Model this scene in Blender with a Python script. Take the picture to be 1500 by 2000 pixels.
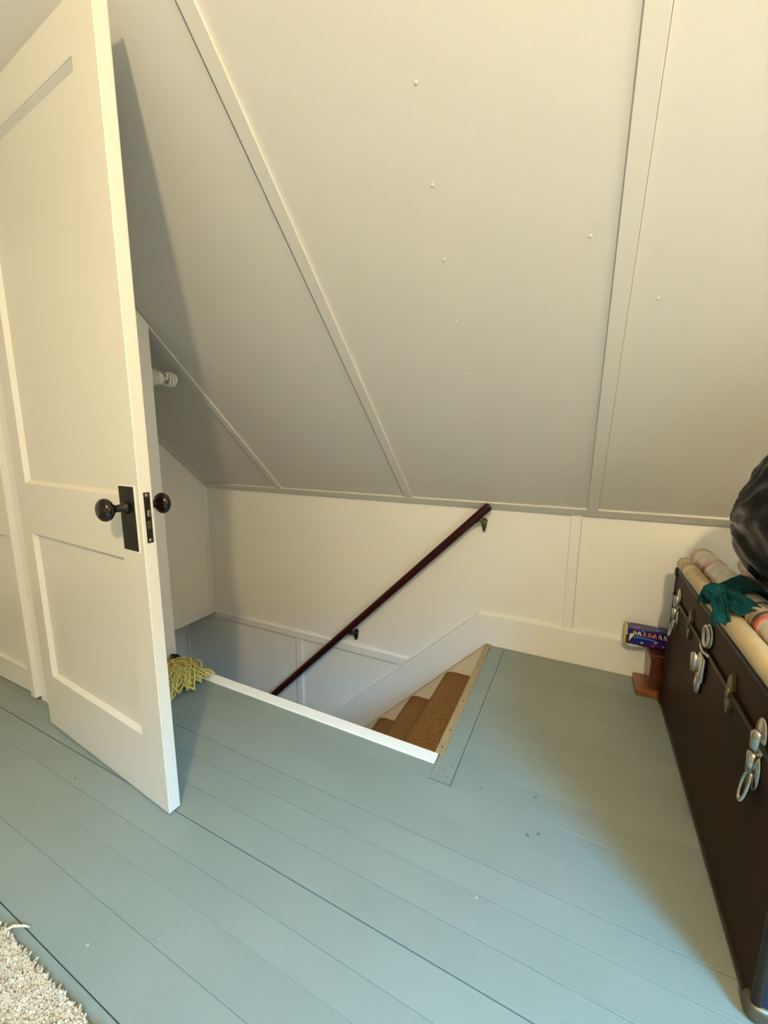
import bpy, bmesh, math, random
from mathutils import Vector, Matrix, noise
for o in list(bpy.data.objects): bpy.data.objects.remove(o)
random.seed(7)
S = 1.07                      # metres per layout unit (camera height = 1 unit)
SC = bpy.context.scene
COL = SC.collection
PI = math.pi

# ------------------------------------------------------------------ camera
cd = bpy.data.cameras.new('camera'); cam = bpy.data.objects.new('camera', cd); COL.objects.link(cam)
cd.sensor_fit = 'VERTICAL'; cd.sensor_height = 36.0; cd.lens = 792.1 / 2000 * 36.0
cd.clip_start = 0.02; cd.clip_end = 60
cr = Vector((0.8969, 0.4422, 0.0063)); cf = Vector((-0.4344, 0.8848, -0.1683)); cf.normalize()
cu = cr.cross(cf).normalized(); cr = cf.cross(cu).normalized()
M = Matrix((cr, cu, -cf)).transposed().to_4x4(); M.translation = Vector((0, 0, S)); cam.matrix_world = M
SC.camera = cam
# ------------------------------------------------------------------ world, lights, exposure
w = bpy.data.worlds.new('world'); SC.world = w; w.use_nodes = True
wn_ = w.node_tree; bg = wn_.nodes['Background']
SKY_COL, SKY_STR = (0.11, 0.56, 1.0), 82.0
tcw = wn_.nodes.new('ShaderNodeTexCoord'); sep = wn_.nodes.new('ShaderNodeSeparateXYZ'); rw = wn_.nodes.new('ShaderNodeValToRGB')
wn_.links.new(tcw.outputs['Generated'], sep.inputs[0]); wn_.links.new(sep.outputs[2], rw.inputs[0]); wn_.links.new(rw.outputs[0], bg.inputs[0])
rw.color_ramp.elements[0].position = 0.41; rw.color_ramp.elements[0].color = (0.006, 0.008, 0.006, 1)      # tree line and ground
rw.color_ramp.elements[1].position = 0.52; rw.color_ramp.elements[1].color = (*SKY_COL, 1)                 # overcast blue sky above
bg.inputs[1].default_value = SKY_STR
SC.view_settings.view_transform = 'Standard'; SC.view_settings.look = 'None'
SC.view_settings.gamma = 1; SC.view_settings.use_curve_mapping = False
SC.view_settings.exposure = 0.08
WIN = Vector((1.50, -0.62, 1.40)); WIN_W, WIN_H = 1.0, 1.25    # gable window, behind the camera to the right
ld = bpy.data.lights.new('window_portal', 'AREA'); ld.shape = 'RECTANGLE'; ld.size = WIN_W * S; ld.size_y = WIN_H * S
ld.cycles.is_portal = True
lo = bpy.data.objects.new('window_portal', ld); COL.objects.link(lo)
lo.location = WIN * S + Vector((0.08, 0, 0)); lo.rotation_euler = (PI / 2, 0, PI / 2)
LAMP = Vector((0.26, -0.72, 2.00))
ll = bpy.data.lights.new('lamp_bulb', 'POINT'); ll.energy = 126; ll.color = (1.0, 0.75, 0.42); ll.shadow_soft_size = 0.05
llo = bpy.data.objects.new('lamp_bulb_light', ll); COL.objects.link(llo); llo.location = LAMP * S
FILL_LAMP = Vector((1.33, 0.30, 1.35))                                   # made-up fill lamp on the gable wall, right of the frame
l2 = bpy.data.lights.new('fill_bulb', 'POINT'); l2.energy = 13; l2.color = (1.0, 0.75, 0.42); l2.shadow_soft_size = 0.10
l2o = bpy.data.objects.new('fill_bulb_light', l2); COL.objects.link(l2o); l2o.location = FILL_LAMP * S

# ------------------------------------------------------------------ materials
def mat(name, col, rough=0.5, metal=0.0, bump=None, var=0.0, vscale=3.0, spec=0.5, stretch=None, col2=None, sheen=0, coat=0, trans=0, sss=0):
    m = bpy.data.materials.new(name); m.use_nodes = True; nt = m.node_tree; b = nt.nodes['Principled BSDF']
    if sheen: b.inputs['Sheen Weight'].default_value = .5; b.inputs['Sheen Roughness'].default_value = .5
    b.inputs['Roughness'].default_value = rough; b.inputs['Metallic'].default_value = metal
    b.inputs['Specular IOR Level'].default_value = spec
    if coat: b.inputs['Coat Weight'].default_value = coat; b.inputs['Coat Roughness'].default_value = 0.15
    if trans: b.inputs['Transmission Weight'].default_value = trans
    if sss: b.inputs['Subsurface Weight'].default_value = sss
    tc = nt.nodes.new('ShaderNodeTexCoord'); mp = nt.nodes.new('ShaderNodeMapping')
    nt.links.new(tc.outputs['Object'], mp.inputs[0])
    if stretch: mp.inputs['Scale'].default_value = stretch
    if var > 0 or col2:
        n = nt.nodes.new('ShaderNodeTexNoise'); n.inputs['Scale'].default_value = vscale; n.inputs['Detail'].default_value = 5
        nt.links.new(mp.outputs[0], n.inputs[0])
        r = nt.nodes.new('ShaderNodeValToRGB'); r.color_ramp.elements[0].position = .3; r.color_ramp.elements[1].position = .7
        c2 = col2 or tuple(c * (1 + var) for c in col); c1 = col if col2 else tuple(c * (1 - var) for c in col)
        r.color_ramp.elements[0].color = (*c1, 1); r.color_ramp.elements[1].color = (*c2, 1)
        nt.links.new(n.outputs['Fac'], r.inputs[0]); nt.links.new(r.outputs[0], b.inputs['Base Color'])
    else: b.inputs['Base Color'].default_value = (*col, 1)
    if bump:
        prev = None
        for (sc, st, dist) in bump:
            n = nt.nodes.new('ShaderNodeTexNoise'); n.inputs['Scale'].default_value = sc; n.inputs['Detail'].default_value = 3
            nt.links.new(mp.outputs[0], n.inputs[0])
            bp = nt.nodes.new('ShaderNodeBump'); bp.inputs['Strength'].default_value = st; bp.inputs['Distance'].default_value = dist
            nt.links.new(n.outputs['Fac'], bp.inputs['Height'])
            if prev: nt.links.new(prev.outputs[0], bp.inputs['Normal'])
            prev = bp
        nt.links.new(prev.outputs[0], b.inputs['Normal'])
    return m

M_WALL = mat('wall_paint', (.89, .88, .83), .55, bump=[(260, .25, .0006), (18, .15, .002)], var=.015, vscale=2)
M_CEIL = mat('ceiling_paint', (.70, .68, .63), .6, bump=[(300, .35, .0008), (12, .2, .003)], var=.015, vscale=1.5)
M_TRIM = mat('trim_paint', (.87, .86, .82), .4, bump=[(90, .2, .0006)])
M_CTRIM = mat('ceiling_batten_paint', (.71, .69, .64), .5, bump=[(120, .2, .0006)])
M_DOOR = mat('door_paint', (.75, .73, .67), .27, bump=[(60, .1, .0006), (9, .15, .002)])
M_NOSE = mat('nosing_paint', (.93, .93, .90), .35, bump=[(60, .3, .0008)])
M_BLACK = mat('blackened_metal', (.011, .008, .005), .5, .3, bump=[(150, .3, .0005)], var=.3, vscale=30)
M_KNOB = mat('brown_mineral_knob', (.012, .005, .003), .16, coat=.15, spec=.4)
M_STEEL = mat('worn_steel', (.45, .42, .34), .3, 1.0, bump=[(200, .2, .0005)])
M_NICKEL = mat('aged_nickel', (.55, .52, .45), .25, 1.0, var=.2, vscale=40, bump=[(120, .25, .0006)])
M_BRASS = mat('aged_brass', (.16, .14, .075), .4, .8, var=.2, vscale=40)
M_RAIL = mat('mahogany_rail', (.032, .003, .003), .35, spec=.3, var=.3, vscale=20, stretch=(1, 8, 8))
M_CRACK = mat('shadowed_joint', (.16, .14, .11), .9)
M_CHIP = mat('pale_chip', (.36, .42, .40), .5)
M_FNAIL = mat('painted_nail', (.11, .15, .15), .5)
M_CAP = mat('dull_corner_metal', (.16, .13, .09), .45, .8)
M_DARK = mat('dark_gap', (.02, .025, .025), .9)
M_STRIP = mat('raw_wood_strip', (.35, .255, .13), .55, var=.12, vscale=12, stretch=(8, 1, 8), bump=[(60, .2, .001)])
M_NAIL = mat('nail_head', (.09, .06, .03), .5, .5)
M_CARPET = mat('stair_carpet', (.27, .155, .065), .95, var=.45, vscale=220, bump=[(500, .9, .003), (120, .5, .003)], spec=.1)
M_TRUNK = mat('trunk_fibre', (.026, .0075, .0015), .5, spec=.10, var=.25, vscale=7, bump=[(140, .2, .0006), (6, .2, .004)])
M_TRUNKE = mat('trunk_binding', (.020, .011, .005), .45, spec=.3, var=.3, vscale=14, bump=[(80, .4, .001)])
M_TRUNKT = mat('trunk_top', (.006, .005, .004), .5, spec=.25, var=.3, vscale=9, bump=[(50, .4, .001)])
M_TRUNKB = mat('trunk_end_blue_sheen', (.008, .013, .035), .45, var=.3, vscale=6)  # end face: bluish window reflection put into the fibre's colour
M_STAND = mat('stand_wood', (.085, .020, .008), .3, var=.3, vscale=14, stretch=(6, 6, 1), coat=.3)
M_STANDB = mat('stand_base_wood', (.22, .075, .02), .3, var=.3, vscale=10, stretch=(2, 8, 8), coat=.3)
M_TEAL = mat('teal_cloth', (.002, .058, .068), .7, spec=.15, var=.3, vscale=25, bump=[(70, .4, .004)])
M_TUBE = mat('cardboard_tube', (.60, .46, .25), .5, var=.15, vscale=10, bump=[(40, .2, .001)])
M_TAPE = mat('brown_tape', (.33, .20, .09), .15, coat=.5)
M_CLEART = mat('clear_tape', (.62, .52, .34), .1, coat=.8)
M_BAG = mat('black_plastic', (.002, .0025, .002), .24, bump=[(9, .4, .02)], spec=.2)
M_PINK = mat('pale_plastic_bag', (.80, .68, .60), .3, bump=[(22, .7, .02)], spec=.5)
M_MAROON = mat('maroon_cloth', (.10, .006, .010), .7, bump=[(40, .5, .004)])
M_YARN = mat('mop_yarn', (.74, .58, .16), .9, var=.25, vscale=60, bump=[(400, .8, .002)])
M_PLUM = mat('dark_fringe', (.020, .007, .012), .9)
M_RUG = mat('rug_backing', (.40, .32, .22), .95)
M_TUFT = mat('rug_pile', (.58, .45, .30), .95, col2=(.78, .68, .52), vscale=45)
M_PORC = mat('white_socket', (.72, .71, .66), .3)
M_BULB = mat('bulb_glass', (.82, .81, .78), .25, sss=.2)
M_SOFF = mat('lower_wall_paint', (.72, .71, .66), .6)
M_LAMP = mat('lamp_globe', (.9, .88, .8), .4)

def floor_paint():
    m = bpy.data.materials.new('floor_paint'); m.use_nodes = True; nt = m.node_tree; b = nt.nodes['Principled BSDF']
    N = nt.nodes.new; Lk = nt.links.new
    tc = N('ShaderNodeTexCoord')
    oi = N('ShaderNodeObjectInfo')
    comb = N('ShaderNodeCombineXYZ'); mul = N('ShaderNodeMath'); mul.operation = 'MULTIPLY'; mul.inputs[1].default_value = 37
    Lk(oi.outputs['Random'], mul.inputs[0]); Lk(mul.outputs[0], comb.inputs[0]); Lk(mul.outputs[0], comb.inputs[2])
    add = N('ShaderNodeVectorMath'); Lk(tc.outputs['Object'], add.inputs[0]); Lk(comb.outputs[0], add.inputs[1])
    # colour: blue-grey with faint wear and a few dark knots
    n1 = N('ShaderNodeTexNoise'); n1.inputs['Scale'].default_value = 3; n1.inputs['Detail'].default_value = 6; Lk(add.outputs[0], n1.inputs[0])
    r1 = N('ShaderNodeValToRGB'); r1.color_ramp.elements[0].position = .3; r1.color_ramp.elements[1].position = .75
    r1.color_ramp.elements[0].color = (.218, .262, .240, 1); r1.color_ramp.elements[1].color = (.246, .295, .270, 1); Lk(n1.outputs[0], r1.inputs[0])
    vo = N('ShaderNodeTexVoronoi'); vo.inputs['Scale'].default_value = 5.5; vo.inputs['Randomness'].default_value = 1
    mpv = N('ShaderNodeMapping'); mpv.inputs['Scale'].default_value = (.8, 1.3, 1); Lk(add.outputs[0], mpv.inputs[0]); Lk(mpv.outputs[0], vo.inputs[0])
    rk = N('ShaderNodeMath'); rk.operation = 'LESS_THAN'; rk.inputs[1].default_value = .018; Lk(vo.outputs['Distance'], rk.inputs[0])
    mx = N('ShaderNodeMixRGB'); mx.inputs[2].default_value = (.13, .19, .20, 1); mf = N('ShaderNodeMath'); mf.operation = 'MULTIPLY'; mf.inputs[1].default_value = .55
    Lk(rk.outputs[0], mf.inputs[0]); Lk(mf.outputs[0], mx.inputs[0]); Lk(r1.outputs[0], mx.inputs[1]); Lk(mx.outputs[0], b.inputs['Base Color'])
    # grain relief
    mp = N('ShaderNodeMapping'); mp.inputs['Scale'].default_value = (.7, 9, 9); Lk(add.outputs[0], mp.inputs[0])
    wv = N('ShaderNodeTexNoise'); wv.inputs['Scale'].default_value = 9; wv.inputs['Detail'].default_value = 4; wv.inputs['Distortion'].default_value = 1.2; Lk(mp.outputs[0], wv.inputs[0])
    b1 = N('ShaderNodeBump'); b1.inputs['Strength'].default_value = .55; b1.inputs['Distance'].default_value = .0012; Lk(wv.outputs[0], b1.inputs['Height'])
    n3 = N('ShaderNodeTexNoise'); n3.inputs['Scale'].default_value = 14; Lk(add.outputs[0], n3.inputs[0])
    b2 = N('ShaderNodeBump'); b2.inputs['Strength'].default_value = .3; b2.inputs['Distance'].default_value = .002; Lk(n3.outputs[0], b2.inputs['Height']); Lk(b1.outputs[0], b2.inputs['Normal'])
    n4 = N('ShaderNodeTexNoise'); n4.inputs['Scale'].default_value = 350; Lk(add.outputs[0], n4.inputs[0])
    b3 = N('ShaderNodeBump'); b3.inputs['Strength'].default_value = .25; b3.inputs['Distance'].default_value = .0005; Lk(n4.outputs[0], b3.inputs['Height']); Lk(b2.outputs[0], b3.inputs['Normal'])
    Lk(b3.outputs[0], b.inputs['Normal'])
    b.inputs['Roughness'].default_value = .42
    return m
M_FLOOR = floor_paint()

# ------------------------------------------------------------------ helpers
ROOTLOC = {}
def link(o, parent=None):
    COL.objects.link(o)
    if parent: o.parent = parent
    return o
def obj(name, bm, m, parent=None, smooth=False, base=None, local=False, world_scaled=False):
    """link bm (layout units, world coords) as one mesh; vertices are made relative to the root of parent"""
    root = parent
    while root is not None and root.parent is not None: root = root.parent
    off = Vector(base) if base is not None else (ROOTLOC.get(root.name, Vector()) if root and not local else Vector())
    for v in bm.verts: v.co = (v.co - off) * S
    bmesh.ops.recalc_face_normals(bm, faces=bm.faces)
    me = bpy.data.meshes.new(name); bm.to_mesh(me); bm.free()
    if smooth:
        for p in me.polygons: p.use_smooth = True
    mats = m if isinstance(m, (list, tuple)) else [m]
    for q in mats: me.materials.append(q)
    o = bpy.data.objects.new(name, me); link(o, parent)
    if base is not None and parent is None: o.location = Vector(base) * S; ROOTLOC[o.name] = Vector(base)
    if smooth == 'auto':
        md = None
    return o
def empty(name, loc, rz=0, parent=None):
    o = bpy.data.objects.new(name, None); link(o, parent); o.location = Vector(loc) * S; o.rotation_euler.z = rz
    o.empty_display_size = .05; ROOTLOC[o.name] = Vector(loc); return o
def tag(o, label, cat, group=None, kind=None):
    o['label'] = label; o['category'] = cat
    if group: o['group'] = group
    if kind: o['kind'] = kind
    return o
def struct(o): o['kind'] = 'structure'; return o
def box(bm, x0, x1, y0, y1, z0, z1, bev=0, mi=0, seg=1):
    r = bmesh.ops.create_cube(bm, size=1)
    vs = r['verts']
    for v in vs:
        v.co = Vector(((x0 + x1) / 2 + v.co.x * (x1 - x0), (y0 + y1) / 2 + v.co.y * (y1 - y0), (z0 + z1) / 2 + v.co.z * (z1 - z0)))
    es = list({e for v in vs for e in v.link_edges})
    fs = list({f for v in vs for f in v.link_faces})
    for f in fs: f.material_index = mi
    if bev > 0: bmesh.ops.bevel(bm, geom=es, offset=bev, segments=seg, affect='EDGES', profile=.5)
    return vs
def prism(bm, pts, axis, a, b):
    """extrude polygon (list of 2D) along axis between a and b. axis 'x': pts=(y,z); 'y': (x,z); 'z': (x,y)"""
    def P(p, t): return {'x': (t, p[0], p[1]), 'y': (p[0], t, p[1]), 'z': (p[0], p[1], t)}[axis]
    A = [bm.verts.new(P(p, a)) for p in pts]; B = [bm.verts.new(P(p, b)) for p in pts]
    bm.faces.new(A); bm.faces.new(B[::-1]); n = len(pts)
    for i in range(n): bm.faces.new((A[i], B[i], B[(i + 1) % n], A[(i + 1) % n]))
def bar(bm, p0, p1, wdir, w, t, bev=0):
    """box beam from p0 to p1; width w along wdir, thickness t along the third axis (offset outward by t)"""
    p0, p1 = Vector(p0), Vector(p1); d = (p1 - p0).normalized(); u = Vector(wdir).normalized(); n = d.cross(u)
    V = []
    for p in (p0, p1):
        for a, c in ((-1, 0), (1, 0), (1, 1), (-1, 1)): V.append(bm.verts.new(p + u * a * w / 2 + n * c * t))
    F = [(0, 1, 2, 3), (7, 6, 5, 4), (0, 4, 5, 1), (1, 5, 6, 2), (2, 6, 7, 3), (3, 7, 4, 0)]
    for f in F: bm.faces.new([V[i] for i in f])
    if bev: bmesh.ops.bevel(bm, geom=list({e for v in V for e in v.link_edges}), offset=bev, segments=1, affect='EDGES')
def tube(bm, pts, r, n=10, cap=True, closed=False):
    pts = [Vector(p) for p in pts]; k = len(pts); rs = r if isinstance(r, (list, tuple)) else [r] * k
    rings = []; up = None
    for i, p in enumerate(pts):
        a = pts[(i - 1) % k] if (closed or i > 0) else p; c = pts[(i + 1) % k] if (closed or i < k - 1) else p
        d = (c - a).normalized()
        if up is None: up = Vector((0, 0, 1)) if abs(d.z) < .9 else Vector((1, 0, 0))
        s = d.cross(up).normalized(); up = s.cross(d).normalized()
        rings.append([bm.verts.new(p + (s * math.cos(2 * PI * j / n) + up * math.sin(2 * PI * j / n)) * rs[i]) for j in range(n)])
    for i in range(k if closed else k - 1):
        A = rings[i]; B = rings[(i + 1) % k]
        for j in range(n): bm.faces.new((A[j], A[(j + 1) % n], B[(j + 1) % n], B[j]))
    if cap and not closed: bm.faces.new(rings[0][::-1]); bm.faces.new(rings[-1])
def lathe(bm, prof, o, axis, n=24):
    """prof list of (t along axis, radius)"""
    o = Vector(o); ax = Vector(axis).normalized(); up = Vector((0, 0, 1)) if abs(ax.z) < .9 else Vector((1, 0, 0))
    s = ax.cross(up).normalized(); u = s.cross(ax)
    rings = []
    for t, r in prof:
        if r < 1e-6: rings.append([bm.verts.new(o + ax * t)])
        else: rings.append([bm.verts.new(o + ax * t + (s * math.cos(2 * PI * j / n) + u * math.sin(2 * PI * j / n)) * r) for j in range(n)])
    for A, B in zip(rings, rings[1:]):
        for j in range(n):
            a = [A[j % len(A)], A[(j + 1) % len(A)], B[(j + 1) % len(B)], B[j % len(B)]]
            q = []
            for v in a:
                if v not in q: q.append(v)
            if len(q) > 2: bm.faces.new(q)
    for R_ in (rings[0], rings[-1]):
        if len(R_) > 2:
            try: bm.faces.new(R_)
            except ValueError: pass
def disc_ell(bm, c, ax1, ax2, r1, r2, depth, axn, n=20, dome=0.0):
    """elliptic plate: front raised by depth along axn"""
    c, a, b, nn = Vector(c), Vector(ax1), Vector(ax2), Vector(axn)
    R0 = [bm.verts.new(c + a * r1 * math.cos(2 * PI * j / n) + b * r2 * math.sin(2 * PI * j / n)) for j in range(n)]
    R1 = [bm.verts.new(c + (a * r1 * math.cos(2 * PI * j / n) + b * r2 * math.sin(2 * PI * j / n)) * .9 + nn * depth) for j in range(n)]
    ct = bm.verts.new(c + nn * (depth + dome))
    for j in range(n):
        bm.faces.new((R0[j], R0[(j + 1) % n], R1[(j + 1) % n], R1[j])); bm.faces.new((R1[j], R1[(j + 1) % n], ct))
    bm.faces.new(R0)
B = bmesh.new

# ------------------------------------------------------------------ setting: slope geometry
YW = 1.955; ZK = .693; TA = math.tan(math.radians(43.59)); CA, SA = math.cos(math.radians(43.59)), math.sin(math.radians(43.59))
ZF = 2.25; YF = YW - (ZF - ZK) / TA
def zs(y): return ZK + (YW - y) * TA
XL, XR, YB = -3.3, 1.50, -3.2
OPX, OPY = -.362, 1.112       # stair opening: right edge, near edge
XS = -2.32                    # partition at the stair's far end

# floor: every board a part
floor = struct(empty('floor', (0, 0, 0)))
seams = []
y = .289 - .081 * 28
while y < .25: seams.append((y, .0003)); y += .081
seams += [(.289, .0018), (.388, .0005), (.470, .0003), (.533, .0006), (.611, .0026), (.689, .0010), (.771, .0010), (.845, .0015), (.928, .0003), (1.027, .0005)]
def plank(x0, x1, y0, y1, g0=.0008, g1=.0008, dz=0):
    bm = B(); box(bm, x0, x1, y0 + g0 / 2, y1 - g1 / 2, -.022, dz, bev=.0003)
    return obj('plank', bm, M_FLOOR, floor)
rows = [(YB, .0008)] + seams
for (a, ga), (b, gb) in zip(rows, rows[1:]):
    plank(XL, XR, a, b, ga, gb, random.uniform(-.0003, .0002))
HX0, HX1 = -.347, -.282       # border board beside the opening
ry = [(1.027, .0005), (1.122, .0006), (1.217, .0010), (1.318, .0003), (1.418, .0003), (1.517, .0008), (1.60, .0003), (1.680, .0018), (1.795, .0018), (1.872, .0005), (1.955, .0008)]
for (a, ga), (b, gb) in zip(ry, ry[1:]):
    plank(HX1 + .0018, XR, a, b, ga, gb, random.uniform(-.0006, .0003))
plank(HX0, HX1, 1.030, 1.953, .002, .001, .0006)
plank(XL, HX0 - .001, 1.027, 1.087, .0008, .0008, 0)
bm = B(); box(bm, XL, XR, YB, 1.027, -.10, -.024); box(bm, OPX, XR, 1.027, YW, -.10, -.024); box(bm, XL, OPX, 1.027, 1.105, -.10, -.024)
o = obj('subfloor', bm, M_DARK, floor)

# small paint chips and old nail heads in the boards
for (x, yy, m_, rr_) in ((-.139, .765, 'c', .003), (-.70, .40, 'c', .002), (-.82, .33, 'c', .003), (-.20, 1.06, 'n', .003), (-.262, 1.60, 'n', .0035), (-.262, 1.33, 'n', .0035), (-.30, 1.10, 'n', .004), (-.318, 1.075, 'n', .004), (-.30, 1.055, 'n', .003), (-.05, 1.10, 'n', .004), (-.03, .985, 'n', .004), (-.055, .97, 'n', .005), (-1.30, .55, 'n', .004)):
    bm = B(); n = 9; lathe(bm, [(-.002, rr_), (.0007, rr_ * .9), (.0010, 0)], (x, yy, 0), (0, 0, 1), n)
    for v in bm.verts: v.co.x += noise.noise(v.co * 90) * rr_ * .8; v.co.y += noise.noise(v.co * 70 + Vector((5, 0, 0))) * rr_ * .6
    obj('paint_chip' if m_ == 'c' else 'nail_head', bm, M_CHIP if m_ == 'c' else M_FNAIL, floor)

# white nosing board and raw wood strip round the opening
bm = B(); box(bm, XS, -.352, 1.087, 1.132, -.10, .004, bev=.003, seg=2)
struct(obj('trim_1', bm, M_NOSE, base=(-1.3, 1.1, 0)))
t2 = struct(empty('trim_2', (-.36, 1.5, 0)))
bm = B(); vs = box(bm, -.374, -.350, 1.134, 1.938, -.02, .007, bev=.0015)
for v in bm.verts:
    k = (1.938 - v.co.y) / .804; v.co.x += .010 * k + (.007 * k if v.co.x > -.362 else 0)
obj('wood_strip', bm, M_STRIP, t2)
for yy in (1.16, 1.25, 1.43, 1.62, 1.80, 1.92):
    k = (1.938 - yy) / .804
    bm = B(); lathe(bm, [(0, .0034), (.0012, .0028), (.0014, 0)], (-.361 + .013 * k, yy, .0068), (0, 0, 1), 8)
    obj('nail_head', bm, M_NAIL, t2)

# knee wall with its stair well continuation: separate panels between battens
wb = struct(empty('wall_back', (0, YW, 0)))
def panel(x0, x1, z0, z1, y=YW, m=M_WALL, th=.02):
    bm = B(); box(bm, x0, x1, y, y + th, z0, z1); return obj('panel', bm, m, wb)
panel(-2.7, -.013, -.222, ZK + .02); panel(-.013, 1.2, -.03, ZK + .02); panel(1.2, XR, -.03, ZK + .02)
panel(-2.7, -1.56, -2.3, -.222); panel(-1.56, -.3, -2.3, -.222)
def wbatten(x0, x1, z0, z1, th=.010, name='batten'):
    bm = B(); box(bm, x0, x1, YW - th, YW + .002, z0, z1, bev=.0015); return obj(name, bm, M_TRIM, wb)
wbatten(-.034, .008, .150, ZK)
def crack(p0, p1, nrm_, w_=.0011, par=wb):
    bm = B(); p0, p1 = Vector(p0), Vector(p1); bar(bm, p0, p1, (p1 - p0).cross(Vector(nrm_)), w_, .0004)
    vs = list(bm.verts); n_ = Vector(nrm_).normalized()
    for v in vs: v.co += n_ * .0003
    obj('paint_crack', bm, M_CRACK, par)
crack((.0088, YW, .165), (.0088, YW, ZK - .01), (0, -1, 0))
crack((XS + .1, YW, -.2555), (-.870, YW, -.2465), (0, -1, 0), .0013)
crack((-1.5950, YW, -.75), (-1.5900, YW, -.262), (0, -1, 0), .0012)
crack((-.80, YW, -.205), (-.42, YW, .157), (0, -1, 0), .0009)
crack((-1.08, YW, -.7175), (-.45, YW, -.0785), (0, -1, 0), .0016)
wbatten(1.0, 1.042, .150, ZK)
# horizontal batten in the stair well, cut by the skirt, and the vertical one below it
bm = B(); prism(bm, [(XS - .3, -.246), (-.838, -.236), (-.795, -.192), (XS - .3, -.205)], 'y', YW - .013, YW); obj('batten', bm, M_TRIM, wb)
bm = B(); prism(bm, [(-1.585, -.9), (-1.543, -.9), (-1.538, -.242), (-1.580, -.243)], 'y', YW - .011, YW); obj('batten', bm, M_TRIM, wb)
bm = B(); box(bm, -2.655, -2.61, YW - .012, YW, -2.2, -.22, bev=.002); obj('batten', bm, M_TRIM, wb)
# baseboard and the raking skirt board that continues it down the stair
bb = struct(empty('baseboard_back', (0, 1.9375, 0)))
bm = B(); prism(bm, [(-.377, .001), (XR, .001), (XR, .160), (-.413, .160)], 'y', 1.9375, YW); 
bmesh.ops.bevel(bm, geom=[e for e in bm.edges if all(abs(v.co.z - .160) < 1e-4 and abs(v.co.y - 1.9375) < 1e-4 for v in e.verts)], offset=.004, segments=2, affect='EDGES')
obj('board', bm, M_TRIM, bb)
bm = B(); prism(bm, [(-.3775, .001), (-.4135, .160), (-2.62, -1.945), (-2.62, -2.276)], 'y', 1.9385, YW)
obj('skirt_board', bm, M_TRIM, bb)

# sloped ceiling, flat ceiling; panels between battens
cl = struct(empty('ceiling', (0, YW, ZK)))
xb = [-1.648, -.798, .047, .895]
def spt(x, y, out=0): return (x, y - SA * out, zs(y) - CA * out)     # out: towards the room
edges = [XL] + xb + [XR]
for a, b in zip(edges, edges[1:]):
    bm = B(); V = [spt(a, YW + .02), spt(b, YW + .02), spt(b, YF), spt(a, YF)]
    W_ = [spt(x, yy, -.02) for x, yy in ((a, YW + .02), (b, YW + .02), (b, YF), (a, YF))]
    A_ = [bm.verts.new(v) for v in V]; C_ = [bm.verts.new(v) for v in W_]
    bm.faces.new(A_); bm.faces.new(C_[::-1])
    for i in range(4): bm.faces.new((A_[i], A_[(i + 1) % 4], C_[(i + 1) % 4], C_[i]))
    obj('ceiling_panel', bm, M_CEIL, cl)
SB = 1.916   # battens die into the bottom batten here
def cbatten(xc, w, ytop, ybot, th=.009):
    bm = B(); p0 = Vector(spt(xc, ybot)); p1 = Vector(spt(xc, ytop))
    nrm = Vector((0, -SA, -CA)); V = []
    for p in (p0, p1):
        for a, c in ((-1, 0), (1, 0), (1, 1), (-1, 1)): V.append(bm.verts.new(p + Vector((a * w / 2, 0, 0)) + nrm * c * th))
    for f in [(0, 1, 2, 3), (7, 6, 5, 4), (0, 4, 5, 1), (1, 5, 6, 2), (2, 6, 7, 3), (3, 7, 4, 0)]: bm.faces.new([V[i] for i in f])
    bmesh.ops.bevel(bm, geom=list(bm.edges), offset=.0012, segments=1, affect='EDGES')
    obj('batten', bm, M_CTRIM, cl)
for x in xb: cbatten(x, .041, YF, SB + .001)
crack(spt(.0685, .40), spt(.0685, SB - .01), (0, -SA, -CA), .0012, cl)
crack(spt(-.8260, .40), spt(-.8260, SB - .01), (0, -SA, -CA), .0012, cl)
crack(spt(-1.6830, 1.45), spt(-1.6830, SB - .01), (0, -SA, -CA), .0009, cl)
cbatten(XS + .022, .040, 1.14, SB + .001, .008)
bm = B(); nrm = Vector((0, -SA, -CA)); p0 = Vector(spt(0, SB)); p1 = Vector(spt(0, 1.950))
V = []
for x in (XS, XR):
    for p, c in ((p0, 0), (p1, 0), (p1, 1), (p0, 1)): V.append(bm.verts.new(Vector((x, p.y, p.z)) + nrm * c * .0095))
for f in [(0, 1, 2, 3), (7, 6, 5, 4), (0, 4, 5, 1), (1, 5, 6, 2), (2, 6, 7, 3), (3, 7, 4, 0)]: bm.faces.new([V[i] for i in f])
bmesh.ops.bevel(bm, geom=list(bm.edges), offset=.0012, segments=1, affect='EDGES')
obj('batten', bm, M_CTRIM, cl)
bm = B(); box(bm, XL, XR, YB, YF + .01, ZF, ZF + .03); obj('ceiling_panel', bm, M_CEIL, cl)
# painted-over nail heads in rows on the slope
nails = [(-.367, .880), (-.373, 1.006), (-.380, 1.127), (-.380, 1.254), (-.383, 1.392), (-.385, 1.53), (-.386, 1.66), (-.03, 1.135), (.13, 1.26), (-1.2, 1.40)]
for x, yy in nails:
    bm = B(); r = .0048; lathe(bm, [(-.001, r), (.0014, r * .75), (.0022, 0)], spt(x, yy), nrm, 10); obj('nail_head', bm, M_CEIL, cl)
bm = B(); c = Vector(spt(-.089, 1.191)); e1 = Vector((1, 0, 0)); e2 = Vector((0, CA, -SA))
tube(bm, [c + (e1 * math.cos(a) * .009 + e2 * math.sin(a) * .012) for a in [i * PI / 8 for i in range(16)]], .0009, 5, closed=True)
obj('paint_ring', bm, M_CEIL, cl)

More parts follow.
